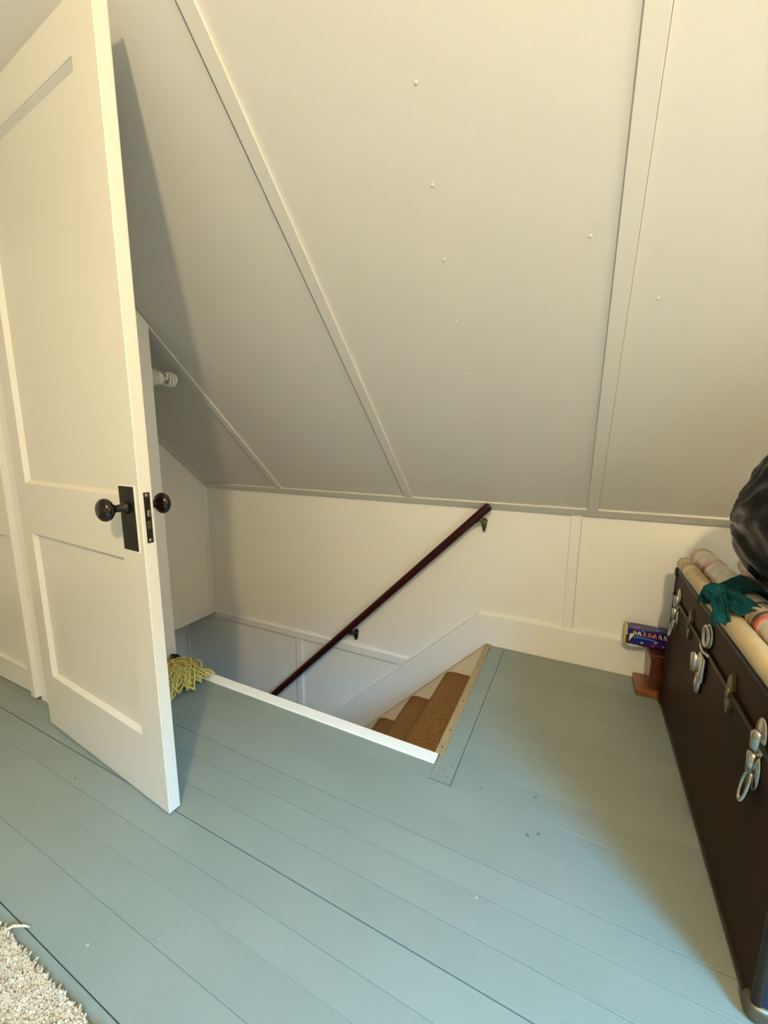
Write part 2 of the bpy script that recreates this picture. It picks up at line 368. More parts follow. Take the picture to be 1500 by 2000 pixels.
# left side: closet block whose end face shows beyond the open door
wl = struct(empty('wall_left', (-1.62, .735, 0)))
bm = B(); prism(bm, [(.735, 0), (1.132, 0), (1.132, zs(1.132) - .004), (.735, zs(.735) - .004)], 'x', -3.3, -1.655); obj('wall_block', bm, M_WALL, wl)
bm = B(); prism(bm, [(.735, 0), (1.134, 0), (1.134, zs(1.134) - .012), (.735, zs(.735) - .012)], 'x', -1.6548, -1.618); obj('end_casing', bm, M_TRIM, wl)
bm = B(); box(bm, -1.835, -1.66, .705, .7345, 0, 1.97); obj('jamb', bm, M_TRIM, wl)
bm = B(); box(bm, -2.9, -1.66, .705, .7345, 1.905, 1.985); obj('head_casing', bm, M_TRIM, wl)
# room walls out of view
ws = struct(empty('wall_side', (XL, 0, 0)))
bm = B(); box(bm, XL - .04, XL, YB, .735, 0, ZF); obj('panel', bm, M_WALL, ws)
wf = struct(empty('wall_front', (0, YB, 0)))
bm = B(); box(bm, XL, XR, YB - .04, YB, 0, ZF); obj('panel', bm, M_WALL, wf)
wr = struct(empty('wall_right', (XR, 0, 0)))
wy0, wy1, wz0, wz1 = WIN.y - WIN_W / 2, WIN.y + WIN_W / 2, WIN.z - WIN_H / 2, WIN.z + WIN_H / 2
for (a, b, c, d) in ((YB - .1, wy0, -.1, ZF + .1), (wy1, YW + .1, -.1, ZF + .1), (wy0, wy1, -.1, wz0), (wy0, wy1, wz1, ZF + .1)):
    bm = B(); box(bm, XR, XR + .06, a, b, c, d); obj('panel', bm, M_WALL, wr)
wi = struct(empty('window_1', (XR, WIN.y, wz0)))
for (a, b, c, d) in ((wy0 - .08, wy0, wz0 - .08, wz1 + .08), (wy1, wy1 + .08, wz0 - .08, wz1 + .08), (wy0, wy1, wz1, wz1 + .08), (wy0, wy1, wz0 - .08, wz0)):
    bm = B(); box(bm, XR - .02, XR, a, b, c, d, bev=.003); obj('casing', bm, M_TRIM, wi)
# partition over the lower stair
wp = struct(empty('wall_stair', (XS, 1.5, 0)))
bm = B(); prism(bm, [(1.134, -.218), (YW, -.214), (YW, ZK), (1.134, zs(1.134))], 'x', XS - .03, XS); obj('panel', bm, M_WALL, wp)
bm = B(); prism(bm, [(1.134, -.222), (YW, -.214), (YW, -.150), (1.134, -.158)], 'x', XS - .001, XS + .007); obj('bottom_trim', bm, M_TRIM, wp)
bm = B(); box(bm, XS - .002, XS + .005, 1.917, YW, -.2, ZK + .02, bev=.001); obj('batten', bm, M_TRIM, wp)
bm = B(); box(bm, -2.66, XS - .03, 1.11, YW, -.215, -.19); obj('soffit', bm, M_SOFF, wp)
we = struct(empty('wall_end', (-2.65, 1.5, -2.2)))
bm = B(); box(bm, -2.69, -2.65, 1.08, YW, -2.3, -.19); obj('panel', bm, M_SOFF, we)
bm = B(); box(bm, -2.65, -2.64, 1.11, YW - .012, -.30, -.216, bev=.002); obj('batten', bm, M_TRIM, we)
bm = B(); box(bm, -2.65, -2.64, 1.84, YW - .012, -2.2, -.301, bev=.002); obj('batten', bm, M_TRIM, we)
wm = struct(empty('wall_inner', (-1.5, 1.105, -2.2)))
bm = B(); box(bm, -2.69, -.3, 1.075, 1.105, -2.3, -.101); obj('panel', bm, M_SOFF, wm)
wh = struct(empty('wall_header', (OPX, 1.5, -2.2)))
bm = B(); box(bm, OPX + .0005, OPX + .03, 1.106, YW, -2.3, -.10); obj('header', bm, M_SOFF, wh)
struct_f = struct(empty('floor_lower', (-2.3, 1.5, -2.27)))
bm = B(); box(bm, -2.7, -.3, 1.07, YW + .02, -2.32, -2.27); obj('boards', bm, M_CARPET, struct_f)

# second panelled door in the left wall
d2 = struct(empty('door_2', (-1.873, .735, 0)))
def pbox(x0, x1, z0, z1, y0, y1, nm, par, m=M_DOOR, bev=.002):
    bm = B(); box(bm, x0, x1, y0, y1, z0, z1, bev=bev); return obj(nm, bm, m, par)
pbox(-1.915, -1.8735, .004, 1.90, .708, .7345, 'stile', d2); pbox(-2.62, -2.54, .004, 1.90, .708, .7345, 'stile', d2)
pbox(-2.54, -1.915, .004, .105, .7085, .734, 'rail', d2); pbox(-2.54, -1.915, .645, .735, .7085, .734, 'rail', d2); pbox(-2.54, -1.915, 1.8, 1.90, .7085, .734, 'rail', d2)
pbox(-2.54, -1.915, .105, .645, .722, .730, 'panel', d2, bev=0); pbox(-2.54, -1.915, .735, 1.8, .722, .730, 'panel', d2, bev=0)
bm = B(); box(bm, -1.873, -1.835, .688, .7345, .012, 1.92, bev=.004); obj('stop_bead', bm, M_DOOR, d2)

# ------------------------------------------------------------------ the open door
DW, DT, DZ0, DZ1 = .715, .0315, .005, 1.893
d1 = struct(empty('door_1', (-1.644, .648, 0), -math.atan2(.054, .713)))
def dobj(nm, bm, m, par=d1, smooth=False): return obj(nm, bm, m, par, smooth, local=True)
xs0, xs1 = .072, .618
def dbox(nm, x0, x1, z0, z1, y0=0, y1=DT, bev=.0015, m=M_DOOR, par=d1):
    bm = B(); box(bm, x0, x1, y0, y1, z0, z1, bev=bev, seg=2); return dobj(nm, bm, m, par)
dbox('stile', 0, xs0, DZ0, DZ1, bev=.0003)
bm = B(); box(bm, xs1, DW, 0, DT, DZ0, DZ1)
bmesh.ops.bevel(bm, geom=[e_ for e_ in bm.edges if all(abs(v.co.x - DW) < 1e-5 for v in e_.verts)], offset=.0028, segments=3, affect='EDGES'); dobj('stile', bm, M_DOOR)
for z0_, z1_ in ((DZ0, .205), (.708, .868), (1.792, DZ1)):
    bm = B(); box(bm, xs0, xs1, 0, DT, z0_, z1_); dobj('rail', bm, M_DOOR)
REC, BV = .0125, .010
for z0_, z1_ in ((.205, .708), (.868, 1.792)):
    bm = B(); box(bm, xs0, xs1, REC, DT - REC, z0_, z1_); dobj('panel', bm, M_DOOR)
    for side in (0, 1):
        ya, yb = (.0008, REC + .0004) if side == 0 else (DT - .0008, DT - REC - .0004)
        bm = B()
        O = [bm.verts.new((x, ya, z)) for x, z in ((xs0, z0_), (xs1, z0_), (xs1, z1_), (xs0, z1_))]
        I = [bm.verts.new((x, yb, z)) for x, z in ((xs0 + BV, z0_ + BV), (xs1 - BV, z0_ + BV), (xs1 - BV, z1_ - BV), (xs0 + BV, z1_ - BV))]
        K = [bm.verts.new((x, yb, z)) for x, z in ((xs0, z0_), (xs1, z0_), (xs1, z1_), (xs0, z1_))]
        for i in range(4):
            j = (i + 1) % 4
            bm.faces.new((O[i], O[j], I[j], I[i])); bm.faces.new((O[i], K[i], K[j], O[j])); bm.faces.new((K[i], I[i], I[j], K[j]))
        dobj('moulding', bm, M_DOOR)
# escutcheon plates + knobs (front and back)
px, pz0, pz1 = DW - .0525, .735, .893
for side in (0, 1):
    y0_, sg = (0, -1) if side == 0 else (DT, 1)
    bm = B(); box(bm, px - .031, px + .031, min(y0_, y0_ + sg * .004), max(y0_, y0_ + sg * .004), pz0, pz1, bev=.0012)
    pl = dobj('escutcheon_plate', bm, M_BLACK); 
    bm = B(); box(bm, px - .035, px + .036, min(y0_, y0_ + sg * .0016), max(y0_, y0_ + sg * .0016), pz0 - .004, pz1 + .003, bev=.0006)
    for v in bm.verts: v.co.x += noise.noise(v.co * 60) * .0015
    dobj('paint_edge', bm, M_NOSE, pl)
    bm = B(); box(bm, px - .003, px + .003, min(y0_ + sg * .0038, y0_ + sg * .0046), max(y0_ + sg * .0038, y0_ + sg * .0046), pz0 + .035, pz0 + .053)
    lathe(bm, [(0, .0048), (.0006, .0048)], (px, y0_ + sg * .0039, pz0 + .054), (0, sg, 0), 12); dobj('keyhole', bm, M_DARK, pl)
    kz = .842
    bm = B(); lathe(bm, [(0, .015), (.006, .0145), (.009, .010), (.028, .0085), (.034, .010)], (px, y0_ + sg * .004, kz), (0, sg, 0), 20)
    dobj('knob_shank', bm, M_BLACK, pl, True)
    bm = B(); prof = [(.030, 0), (.030, .012)] + [(.0485 - .0165 * math.cos(a), .0275 * math.sin(a) ** .85) for a in [PI * (.14 + .86 * i / 16) for i in range(17)]]
    prof[-1] = (prof[-1][0], 0)
    lathe(bm, prof, (px, y0_ + sg * .004, kz), (0, sg, 0), 28); kb = dobj('knob', bm, M_KNOB, d1, True)
# mortise lock face on the door edge
bm = B(); box(bm, DW, DW + .0012, .0085, .0235, .757, .880, bev=.0004); lk = dobj('lock_plate', bm, M_BLACK)
for zz in (.873, .764):
    bm = B(); lathe(bm, [(0, .0048), (.0012, .0038), (.0014, 0)], (DW + .001, .016, zz), (1, 0, 0), 12); dobj('screw', bm, M_STEEL, lk, True)
bm = B(); box(bm, DW + .001, DW + .008, .0115, .0205, .822, .838, bev=.002); dobj('latch_bolt', bm, M_STEEL, lk)
bm = B(); box(bm, DW + .001, DW + .0028, .0115, .0205, .792, .811, bev=.0008); dobj('dead_bolt', bm, M_BRASS, lk)

# ------------------------------------------------------------------ stairs
st = empty('staircase', (-1.3, 1.5, -2.27)); tag(st, 'steep narrow staircase with brown carpet going down under the handrail', 'stairs')
NX, NZ, RUN, RISE = -.588, -.203, .2005, .2035
for k in range(10):
    nx, nz = NX - RUN * k, NZ - RISE * k
    if nz < -2.2: break
    s = empty('step', (0, 0, 0), parent=st); s.location = (0, 0, 0); 
    # painted wood block of the step
    bm = B(); box(bm, nx + .055, min(nx + RUN + .05, OPX - .005), 1.106, 1.954, nz - .09, nz - .012); obj('wood_tread', bm, M_SOFF, s)
    # carpet: riser, rounded nosing and tread in one wrapped strip (profile in x,z)
    R_ = .036
    xe = min(nx + RUN + .045, OPX - .005)
    prof = [(xe, nz - .011), (xe, nz), (nx + R_ * 1.5, nz)]
    prof += [(nx + R_ * 1.5 - R_ * 1.5 * math.sin(a), nz - R_ + R_ * math.cos(a)) for a in [PI * i / 12 * .92 for i in range(1, 13)]]
    prof += [(nx + .036, nz - 2 * R_ - .02), (nx + .042, nz - RISE - .006), (nx + .060, nz - RISE - .006), (nx + .060, nz - .011)]
    bm = B(); prism(bm, prof, 'y', 1.107, 1.9525)
    c = obj('carpet', bm, M_CARPET, s, True); c.data.set_sharp_from_angle(angle=.7)
bm = B(); box(bm, OPX - .004, OPX, 1.106, 1.954, NZ - .01, -.008); obj('top_riser', bm, M_CARPET, st)

# ------------------------------------------------------------------ handrail
hr = empty('handrail', (-.387, 1.897, .712)); tag(hr, 'round dark mahogany handrail sloping down the cream stair wall', 'handrail')
ya = 1.897; dirv = Vector((-1.742 + .387, 0, -.66 - .712)).normalized(); P0 = Vector((-.384, ya, .712))
bm = B(); L = 2.6; rr = .0205
tube(bm, [P0, P0 + dirv * .003, P0 + dirv * .008] + [P0 + dirv * (.008 + (L - .008) * i / 12) for i in range(1, 13)], [rr * .88, rr * .97, rr] + [rr] * 12, 20)
obj('rail', bm, M_RAIL, hr, True)
for t, m in ((.058, M_BRASS), (1.085, M_BLACK), (2.2, M_BLACK)):
    q = P0 + dirv * t
    wx = q.x + .012; wz = q.z - .047
    bm = B(); e = bmesh.ops.create_cube(bm, size=1)['verts']; bmesh.ops.delete(bm, geom=e, context='VERTS')
    # tapering wall plate
    n = 14; ring0, ring1 = [], []
    for i in range(n):
        a = 2 * PI * i / n; rx = .0165 if math.sin(a) > .2 else .0095 + .004 * max(0, math.sin(a) + .8); rz = .020 if math.sin(a) > 0 else .052
        ring0.append(bm.verts.new((wx + rx * math.cos(a), YW, wz + rz * math.sin(a)))); ring1.append(bm.verts.new((wx + rx * .8 * math.cos(a), YW - .018, wz + rz * .85 * math.sin(a))))
    for i in range(n): bm.faces.new((ring0[i], ring0[(i + 1) % n], ring1[(i + 1) % n], ring1[i]))
    bm.faces.new(ring0); bm.faces.new(ring1[::-1]); br = obj('bracket', bm, m, hr, True)
    bm = B(); tube(bm, [(wx, YW - .006, wz + .002), (wx, YW - .022, wz + .004), (wx - .002, ya + .012, wz + .008), (q.x + .004, ya + .002, wz + .016), (q.x + .004, ya, q.z - .022)], [.013, .011, .0095, .009, .010], 10)
    obj('arm', bm, m, br, True)
    bm = B(); bar(bm, q - dirv * .018 - Vector((0, 0, .029)), q + dirv * .018 - Vector((0, 0, .029)), (0, 1, 0), .022, .004); obj('saddle', bm, m, br)

# ------------------------------------------------------------------ bulb on the closet's stair side
bl = empty('wall_light', (-1.675, 1.132, 1.267)); tag(bl, 'bare spiral bulb in white socket behind the open door', 'light bulb')
o3 = Vector((-1.675, 1.132, 1.267)); ax = Vector((0, 1, 0.01)).normalized()
bm = B(); lathe(bm, [(0, .055), (.008, .055), (.014, .042), (.045, .038), (.052, .033)], o3, ax, 24); obj('socket', bm, M_PORC, bl, True)
bm = B(); lathe(bm, [(.05, .020), (.058, .030), (.070, .031), (.084, .022), (.088, 0)], o3, ax, 20); obj('ballast', bm, M_PORC, bl, True)
bm = B(); pts = []
for i in range(121):
    a = i / 120 * 2 * PI * 3.5; rr_ = .028 - .005 * abs(i / 120 - .5) ; pts.append(o3 + ax * (.094 + .048 * i / 120) + Vector((math.cos(a) * rr_, 0, math.sin(a) * rr_)))
pts = [o3 + ax * .084 + Vector((.008, 0, 0))] + pts + [o3 + ax * .13 + Vector((-.003, 0, 0)), o3 + ax * .084 + Vector((-.008, 0, 0))]
tube(bm, pts, .0050, 8); obj('spiral_tube', bm, M_BULB, bl, True)

# ceiling lamp of the room and an added fill lamp, both outside the frame
c2 = empty('ceiling_lamp', (LAMP.x, LAMP.y, ZF)); tag(c2, 'bare warm bulb in a porcelain holder on the ceiling above the camera', 'lamp')
bm = B(); lathe(bm, [(0, .06), (-.02, .055), (-.035, .03), (-.05, .022)], (LAMP.x, LAMP.y, ZF), (0, 0, 1), 20); obj('holder', bm, M_PORC, c2, True)
c2 = empty('added_fill_lamp', (XR, FILL_LAMP.y, FILL_LAMP.z - .1)); tag(c2, 'small added warm fill lamp on the gable wall beyond the trunk', 'lamp')
bm = B(); lathe(bm, [(0, .05), (-.015, .045), (-.02, .0)], (XR, FILL_LAMP.y, FILL_LAMP.z - .14), (1, 0, 0), 20); obj('wall_plate', bm, M_PORC, c2, True)
bm = B(); tube(bm, [(XR - .015, FILL_LAMP.y, FILL_LAMP.z - .14), (FILL_LAMP.x + .02, FILL_LAMP.y, FILL_LAMP.z - .14), (FILL_LAMP.x, FILL_LAMP.y, FILL_LAMP.z - .11), (FILL_LAMP.x, FILL_LAMP.y, FILL_LAMP.z - .07)], .008, 8); obj('arm', bm, M_PORC, c2, True)

# ------------------------------------------------------------------ trunk
TX0, TX1, TY0, TY1, TZ0, TZ1, SEAM = .337, .90, .782, 1.788, .004, .552, .443
tr = empty('trunk', ((TX0 + TX1) / 2, (TY0 + TY1) / 2, 0)); tag(tr, 'old dark brown steamer trunk with metal latches on the blue floor', 'trunk')
bm = B(); box(bm, TX0 + .004, TX1, TY0 + .004, TY1 - .004, TZ0 + .004, SEAM - .002, bev=.003); 
for f in bm.faces:
    if f.normal.y < -.9: f.material_index = 1
obj('body', bm, [M_TRUNK, M_TRUNKB], tr)
bm = B(); box(bm, TX0 + .004, TX1, TY0 + .004, TY1 - .004, SEAM + .001, TZ1 - .003, bev=.003)
for f in bm.faces:
    if f.normal.y < -.9: f.material_index = 1
    if f.normal.z > .9: f.material_index = 2
lid = obj('lid', bm, [M_TRUNK, M_TRUNKB, M_TRUNKT], tr)
def edge(p0, p1, r=.0085, par=tr, nm='edge_binding'):
    bm = B(); p0, p1 = Vector(p0), Vector(p1)
    tube(bm, [p0 + (p1 - p0) * i / 14 for i in range(15)], [r * (1 + .05 * noise.noise(Vector((i * 3.1, p0.x * 9, p0.z * 5)))) for i in range(15)], 10)
    return obj(nm, bm, M_TRUNKE, par, True)
e = .0088
for z_ in (TZ0 + e, TZ1 - e):
    edge((TX0 + e, TY0 + e, z_), (TX0 + e, TY1 - e, z_)); edge((TX1 - e, TY0 + e, z_), (TX1 - e, TY1 - e, z_))
    edge((TX0 + e, TY0 + e, z_), (TX1 - e, TY0 + e, z_)); edge((TX0 + e, TY1 - e, z_), (TX1 - e, TY1 - e, z_))
for y_ in (TY0 + e, TY1 - e):
    edge((TX0 + e, y_, TZ0 + e), (TX0 + e, y_, TZ1 - e))
bm = B(); bar(bm, (TX0 + .003, TY0 + .01, SEAM + .006), (TX0 + .003, TY1 - .01, SEAM + .006), (0, 0, 1), .012, -.006); obj('lid_lip', bm, M_TRUNKE, tr)
for y_, sy in ((TY0, 1), (TY1, -1)):
    for z_, sz in ((TZ0, 1), (TZ1, -1)):
        bm = B()
        r = bmesh.ops.create_icosphere(bm, subdivisions=3, radius=.019)
        for v in bm.verts:
            c = v.co; k = max(abs(c.x), abs(c.y), abs(c.z)) / .019
            v.co = Vector((TX0 + .014, y_ + sy * .014, z_ + sz * .016)) + c * (1.0 / max(k, .78))* .95
            v.co.z = max(v.co.z, .0015)
        obj('corner_cap', bm, M_TRUNKE if sz < 0 or sy < 0 else M_CAP, tr, True)
XF = TX0 + .004; NX_ = (-1, 0, 0)
def latch(yc, flip=1):
    bm = B(); disc_ell(bm, (XF, yc, .458), (0, 1, 0), (0, 0, 1), .024, .042, .005, NX_, 20, .003)
    l = obj('latch', bm, M_NICKEL, tr, True)
    bm = B(); lathe(bm, [(-.022, .004), (-.018, .0105), (.014, .0115), (.020, .007), (.022, 0)], (XF - .006, yc, .450), (0, 0, 1), 14); obj('keeper', bm, M_NICKEL, l, True)
    bm = B(); disc_ell(bm, (XF, yc, .385), (0, 1, 0), (0, 0, 1), .020, .040, .004, NX_, 20, .002); obj('lower_plate', bm, M_NICKEL, l, True)
    bm = B(); lathe(bm, [(-.024, .0), (-.024, .008), (.016, .0095), (.018, .0)], (XF - .009, yc, .407), (0, 0, 1), 14); obj('barrel', bm, M_NICKEL, l, True)
    bm = B(); tube(bm, [(XF - .008 - .010 * (1 - math.sin(a)) / 2 , yc + .0125 * math.cos(a), .351 + .034 * math.sin(a)) for a in [2 * PI * i / 24 for i in range(24)]], .0036, 8, closed=True); obj('pull_loop', bm, M_NICKEL, l, True)
    bm = B(); disc_ell(bm, (XF - .010, yc, .351), (0, 1, 0), (0, 0, 1), .0105, .030, .0015, NX_, 16); obj('pull_web', bm, M_BRASS, l, True)
latch(1.690); latch(.925)
def dowel(yc):
    bm = B()
    prof = [(-.045, 0), (-.04, .004), (-.022, .011), (-.004, .0145), (.0, .016)]
    n = 12
    def leaf(sg, z0_):
        pts0, pts1 = [], []
        for (hh, ww) in ((0, .015), (.012, .0165), (.026, .012), (.040, .005), (.046, .001)):
            pts0.append((yc - ww, z0_ + sg * hh)); pts1.append((yc + ww, z0_ + sg * hh))
        prism(bm, pts0 + pts1[::-1], 'x', XF - .008, XF)
    leaf(1, SEAM + .006); leaf(-1, SEAM - .003)
    bmesh.ops.bevel(bm, geom=[e_ for e_ in bm.edges if all(abs(v.co.x - (XF - .008)) < 1e-5 for v in e_.verts)], offset=.002, segments=2, affect='EDGES')
    d_ = obj('dowel_clip', bm, M_BRASS, tr)
    bm = B(); tube(bm, [(XF - .008, yc, SEAM + .002 + t) for t in (-.012, 0, .014)], [.004, .006, .004], 10); obj('pin', bm, M_BRASS, d_, True)
dowel(1.495); dowel(1.098)
# centre lock: round ring plate on the lid, hinged hasp hanging on the body
bm = B(); disc_ell(bm, (XF, 1.305, .490), (0, 1, 0), (0, 0, 1), .033, .036, .006, NX_, 24, .002); lk2 = obj('lock', bm, M_NICKEL, tr, True)
bm = B(); tube(bm, [(XF - .008, 1.305 + .024 * math.cos(a), .490 + .027 * math.sin(a)) for a in [2 * PI * i / 24 for i in range(24)]], .0055, 8, closed=True); obj('ring', bm, M_NICKEL, lk2, True)
bm = B(); disc_ell(bm, (XF - .009, 1.305, .490), (0, 1, 0), (0, 0, 1), .009, .017, .001, NX_, 14); obj('keyhole', bm, M_DARK, lk2)
bm = B(); tube(bm, [(XF - .006, 1.27, .448), (XF - .012, 1.30, .446), (XF - .011, 1.33, .452), (XF - .006, 1.35, .450)], .0045, 8); obj('hasp_bar', bm, M_NICKEL, lk2, True)
bm = B(); box(bm, XF - .012, XF, 1.295, 1.345, .352, .428, bev=.005, seg=2); hp = obj('hasp', bm, M_NICKEL, lk2, True)
bm = B(); lathe(bm, [(-.03, .0), (-.028, .010), (.022, .012), (.028, 0)], (XF - .013, 1.352, .392), (0, .15, 1), 14); obj('barrel', bm, M_NICKEL, lk2, True)
bm = B(); disc_ell(bm, (XF, 1.335, .335), (0, 1, 0), (0, 0, 1), .021, .030, .010, NX_, 16, .004); obj('pull', bm, M_NICKEL, lk2, True)

# ------------------------------------------------------------------ wooden stand and package
sd = empty('wooden_stand', (.37, 1.84, 0)); tag(sd, 'low reddish brown wooden stand between trunk and white baseboard', 'stand')
bm = B(); box(bm, .258, .48, 1.793, 1.932, .0005, .030, bev=.006, seg=2); 
o = obj('base', bm, M_STANDB, sd)
bm = B(); box(bm, .300, .46, 1.812, 1.928, .030, .165, bev=.004, seg=2); obj('post', bm, M_STAND, sd)
bm = B(); box(bm, .296, .47, 1.808, 1.931, .165, .176, bev=.003, seg=2); box(bm, .298, .465, 1.810, 1.929, .152, .157, bev=.001); obj('cap', bm, M_STAND, sd)

def package_mat():
    m = bpy.data.materials.new('starry_print'); m.use_nodes = True; nt = m.node_tree; b = nt.nodes['Principled BSDF']; N = nt.nodes.new; Lk = nt.links.new
    tc = N('ShaderNodeTexCoord'); n = N('ShaderNodeTexNoise'); n.inputs['Scale'].default_value = 16; n.inputs['Detail'].default_value = 2; Lk(tc.outputs['Object'], n.inputs[0])
    r = N('ShaderNodeValToRGB'); r.color_ramp.elements[0].color = (.006, .010, .16, 1); r.color_ramp.elements[1].color = (.10, .012, .16, 1)
    r.color_ramp.elements[0].position = .48; r.color_ramp.elements[1].position = .68; Lk(n.outputs[0], r.inputs[0])
    v = N('ShaderNodeTexVoronoi'); v.inputs['Scale'].default_value = 42; Lk(tc.outputs['Object'], v.inputs[0])
    lt = N('ShaderNodeMath'); lt.operation = 'LESS_THAN'; lt.inputs[1].default_value = .22; Lk(v.outputs['Distance'], lt.inputs[0])
    mx = N('ShaderNodeMixRGB'); mx.inputs[2].default_value = (.45, .35, .75, 1); Lk(lt.outputs[0], mx.inputs[0]); Lk(r.outputs[0], mx.inputs[1]); Lk(mx.outputs[0], b.inputs['Base Color'])
    b.inputs['Roughness'].default_value = .25
    return m
M_PK = package_mat()
M_PKY = mat('package_yellow', (.55, .50, .12), .35); M_PKW = mat('package_white', (.75, .72, .62), .35); M_PKK = mat('package_black', (.02, .015, .02), .35); M_PKO = mat('package_orange', (.70, .16, .02), .35); M_PKC = mat('package_cyan', (.03, .20, .55), .35); M_PKS = mat('silver_foil', (.6, .58, .5), .3, .6)
pk = empty('printed_package', (.30, 1.895, .178)); tag(pk, 'small dark blue package with starry print and rainbow lettering on the wooden stand', 'package')
PX0, PX1, PYF, PYB, PZ0, PZ1 = .208, .385, 1.858, 1.925, .1785, .252
bm = B(); prism(bm, [(PYB, PZ0 + .014), (PYF + .012, PZ0), (PYF, PZ0 + .012), (PYF, PZ1 - .006), (PYF + .007, PZ1), (PYB, PZ1)], 'x', PX0 + .006, PX1); obj('wrapper', bm, M_PK, pk)
bm = B(); prism(bm, [(PYB + .001, PZ0 + .013), (PYF + .011, PZ0 - .001), (PYF - .001, PZ0 + .011), (PYF - .001, PZ1 - .006), (PYF + .006, PZ1 + .001), (PYB + .001, PZ1 + .001)], 'x', PX0, PX0 + .0065); obj('yellow_end', bm, M_PKY, pk)
bm = B(); box(bm, PX0 + .003, PX0 + .020, PYF - .0016, PYF, PZ0 + .013, PZ0 + .046); obj('black_patch', bm, M_PKK, pk)
bm = B(); prism(bm, [(PX0 + .014, PZ0 + .018), (PX0 + .032, PZ0 + .050), (PX0 + .016, PZ0 + .054)], 'y', PYF - .0022, PYF); obj('white_patch', bm, M_PKW, pk)
# slanting lettering strokes along the top of the front face, running white to orange to white
for i in range(15):
    x = PX0 + .026 + i * .0088; m = M_PKY if i < 2 else M_PKW if i < 4 else M_PKO if i < 11 else M_PKW
    zb, zt = PZ0 + .049 - i * .0002, PZ0 + .066; k_ = -.0045 if i % 2 else .0015
    bm = B(); prism(bm, [(x, zb), (x + .0042, zb), (x + .0042 + k_, zt), (x + k_, zt)], 'y', PYF - .001, PYF + .0005)
    obj('letter_stroke', bm, m, pk)
bm = B(); prism(bm, [(PX0 + .030, PZ0 + .038), (PX0 + .12, PZ0 + .034), (PX0 + .10, PZ0 + .041), (PX0 + .04, PZ0 + .045)], 'y', PYF - .0008, PYF); obj('blue_flash', bm, M_PKC, pk)
bm = B(); V = [(PX0 + .002, PYF + .004, PZ0 + .006), (PX0 + .07, PYF - .003, PZ0 + .004), (PX0 + .085, PYF + .006, PZ0 - .000), (PX0 + .02, PYF - .004, PZ0 - .0002), (PX0 + .03, PYF + .03, PZ0 - .0001), (PX0 + .0, PYF + .03, PZ0 + .006)]
vv = [bm.verts.new(v) for v in V]; bmesh.ops.convex_hull(bm, input=vv); obj('torn_foil', bm, M_PKS, pk)

# ------------------------------------------------------------------ things on the trunk
def tube_thing(nm, lab, x0, y0, x1, y1, r, z, m, grp=None):
    t = empty(nm, (x0, (y0 + y1) / 2, TZ1)); tag(t, lab, 'wrapping roll')
    bm = B(); P = [Vector((x1 + (x0 - x1) * i / 24, y1 + (y0 - y1) * i / 24, z)) for i in range(25)]
    tube(bm, P, [r * (1 + .02 * noise.noise(Vector((i * .9, r * 100, 0)))) for i in range(25)], 22)
    obj('roll', bm, m, t, True)
    def band(ya, yb, mm, nm2='tape', k=1.02):
        f = lambda yy: x1 + (x0 - x1) * (yy - y1) / (y0 - y1)
        bm = B(); tube(bm, [(f(ya), ya, z), (f(ya) * .5 + f(yb) * .5, (ya + yb) / 2, z), (f(yb), yb, z)], [r * k, r * (k + .01), r * k], 22); obj(nm2, bm, mm, t, True)
    return t, band
def plastic_roll():
    m = bpy.data.materials.new('printed_wrap'); m.use_nodes = True; nt = m.node_tree; b = nt.nodes['Principled BSDF']; N = nt.nodes.new; Lk = nt.links.new
    tc = N('ShaderNodeTexCoord'); n = N('ShaderNodeTexNoise'); n.inputs['Scale'].default_value = 26; n.inputs['Detail'].default_value = 3; Lk(tc.outputs['Object'], n.inputs[0])
    r = N('ShaderNodeValToRGB'); r.color_ramp.elements[0].color = (.78, .70, .58, 1); r.color_ramp.elements[1].color = (.66, .60, .52, 1); r.color_ramp.elements[0].position = .45; r.color_ramp.elements[1].position = .6
    Lk(n.outputs[0], r.inputs[0]); Lk(r.outputs[0], b.inputs['Base Color']); b.inputs['Roughness'].default_value = .22
    bp = N('ShaderNodeBump'); bp.inputs['Strength'].default_value = .6; bp.inputs['Distance'].default_value = .006; Lk(n.outputs[0], bp.inputs['Height']); Lk(bp.outputs[0], b.inputs['Normal'])
    return m
M_WRAP = plastic_roll()
M_REDP = mat('red_print', (.62, .05, .03), .2, col2=(.74, .62, .52), vscale=22)
ta, banda = tube_thing('wrapping_roll', 'slim tan cardboard roll with brown tape at the trunk edge', .352, .80, .352, 1.745, .0235, TZ1 + .0245, M_TUBE)
banda(1.655, 1.690, M_TAPE); banda(1.61, 1.635, M_CLEART, 'clear_tape', 1.03)
tb, bandb = tube_thing('wrapping_roll.001', 'thick white plastic wrapped roll with red print on the trunk', .413, .80, .413, 1.80, .036, TZ1 + .040, M_WRAP)
bandb(1.765, 1.80, M_REDP, 'red_print', 1.01); bandb(1.60, 1.635, M_REDP, 'red_print', 1.01); bandb(1.135, 1.175, M_REDP, 'red_print', 1.01); bandb(1.20, 1.235, M_CLEART, 'clear_tape', 1.02)

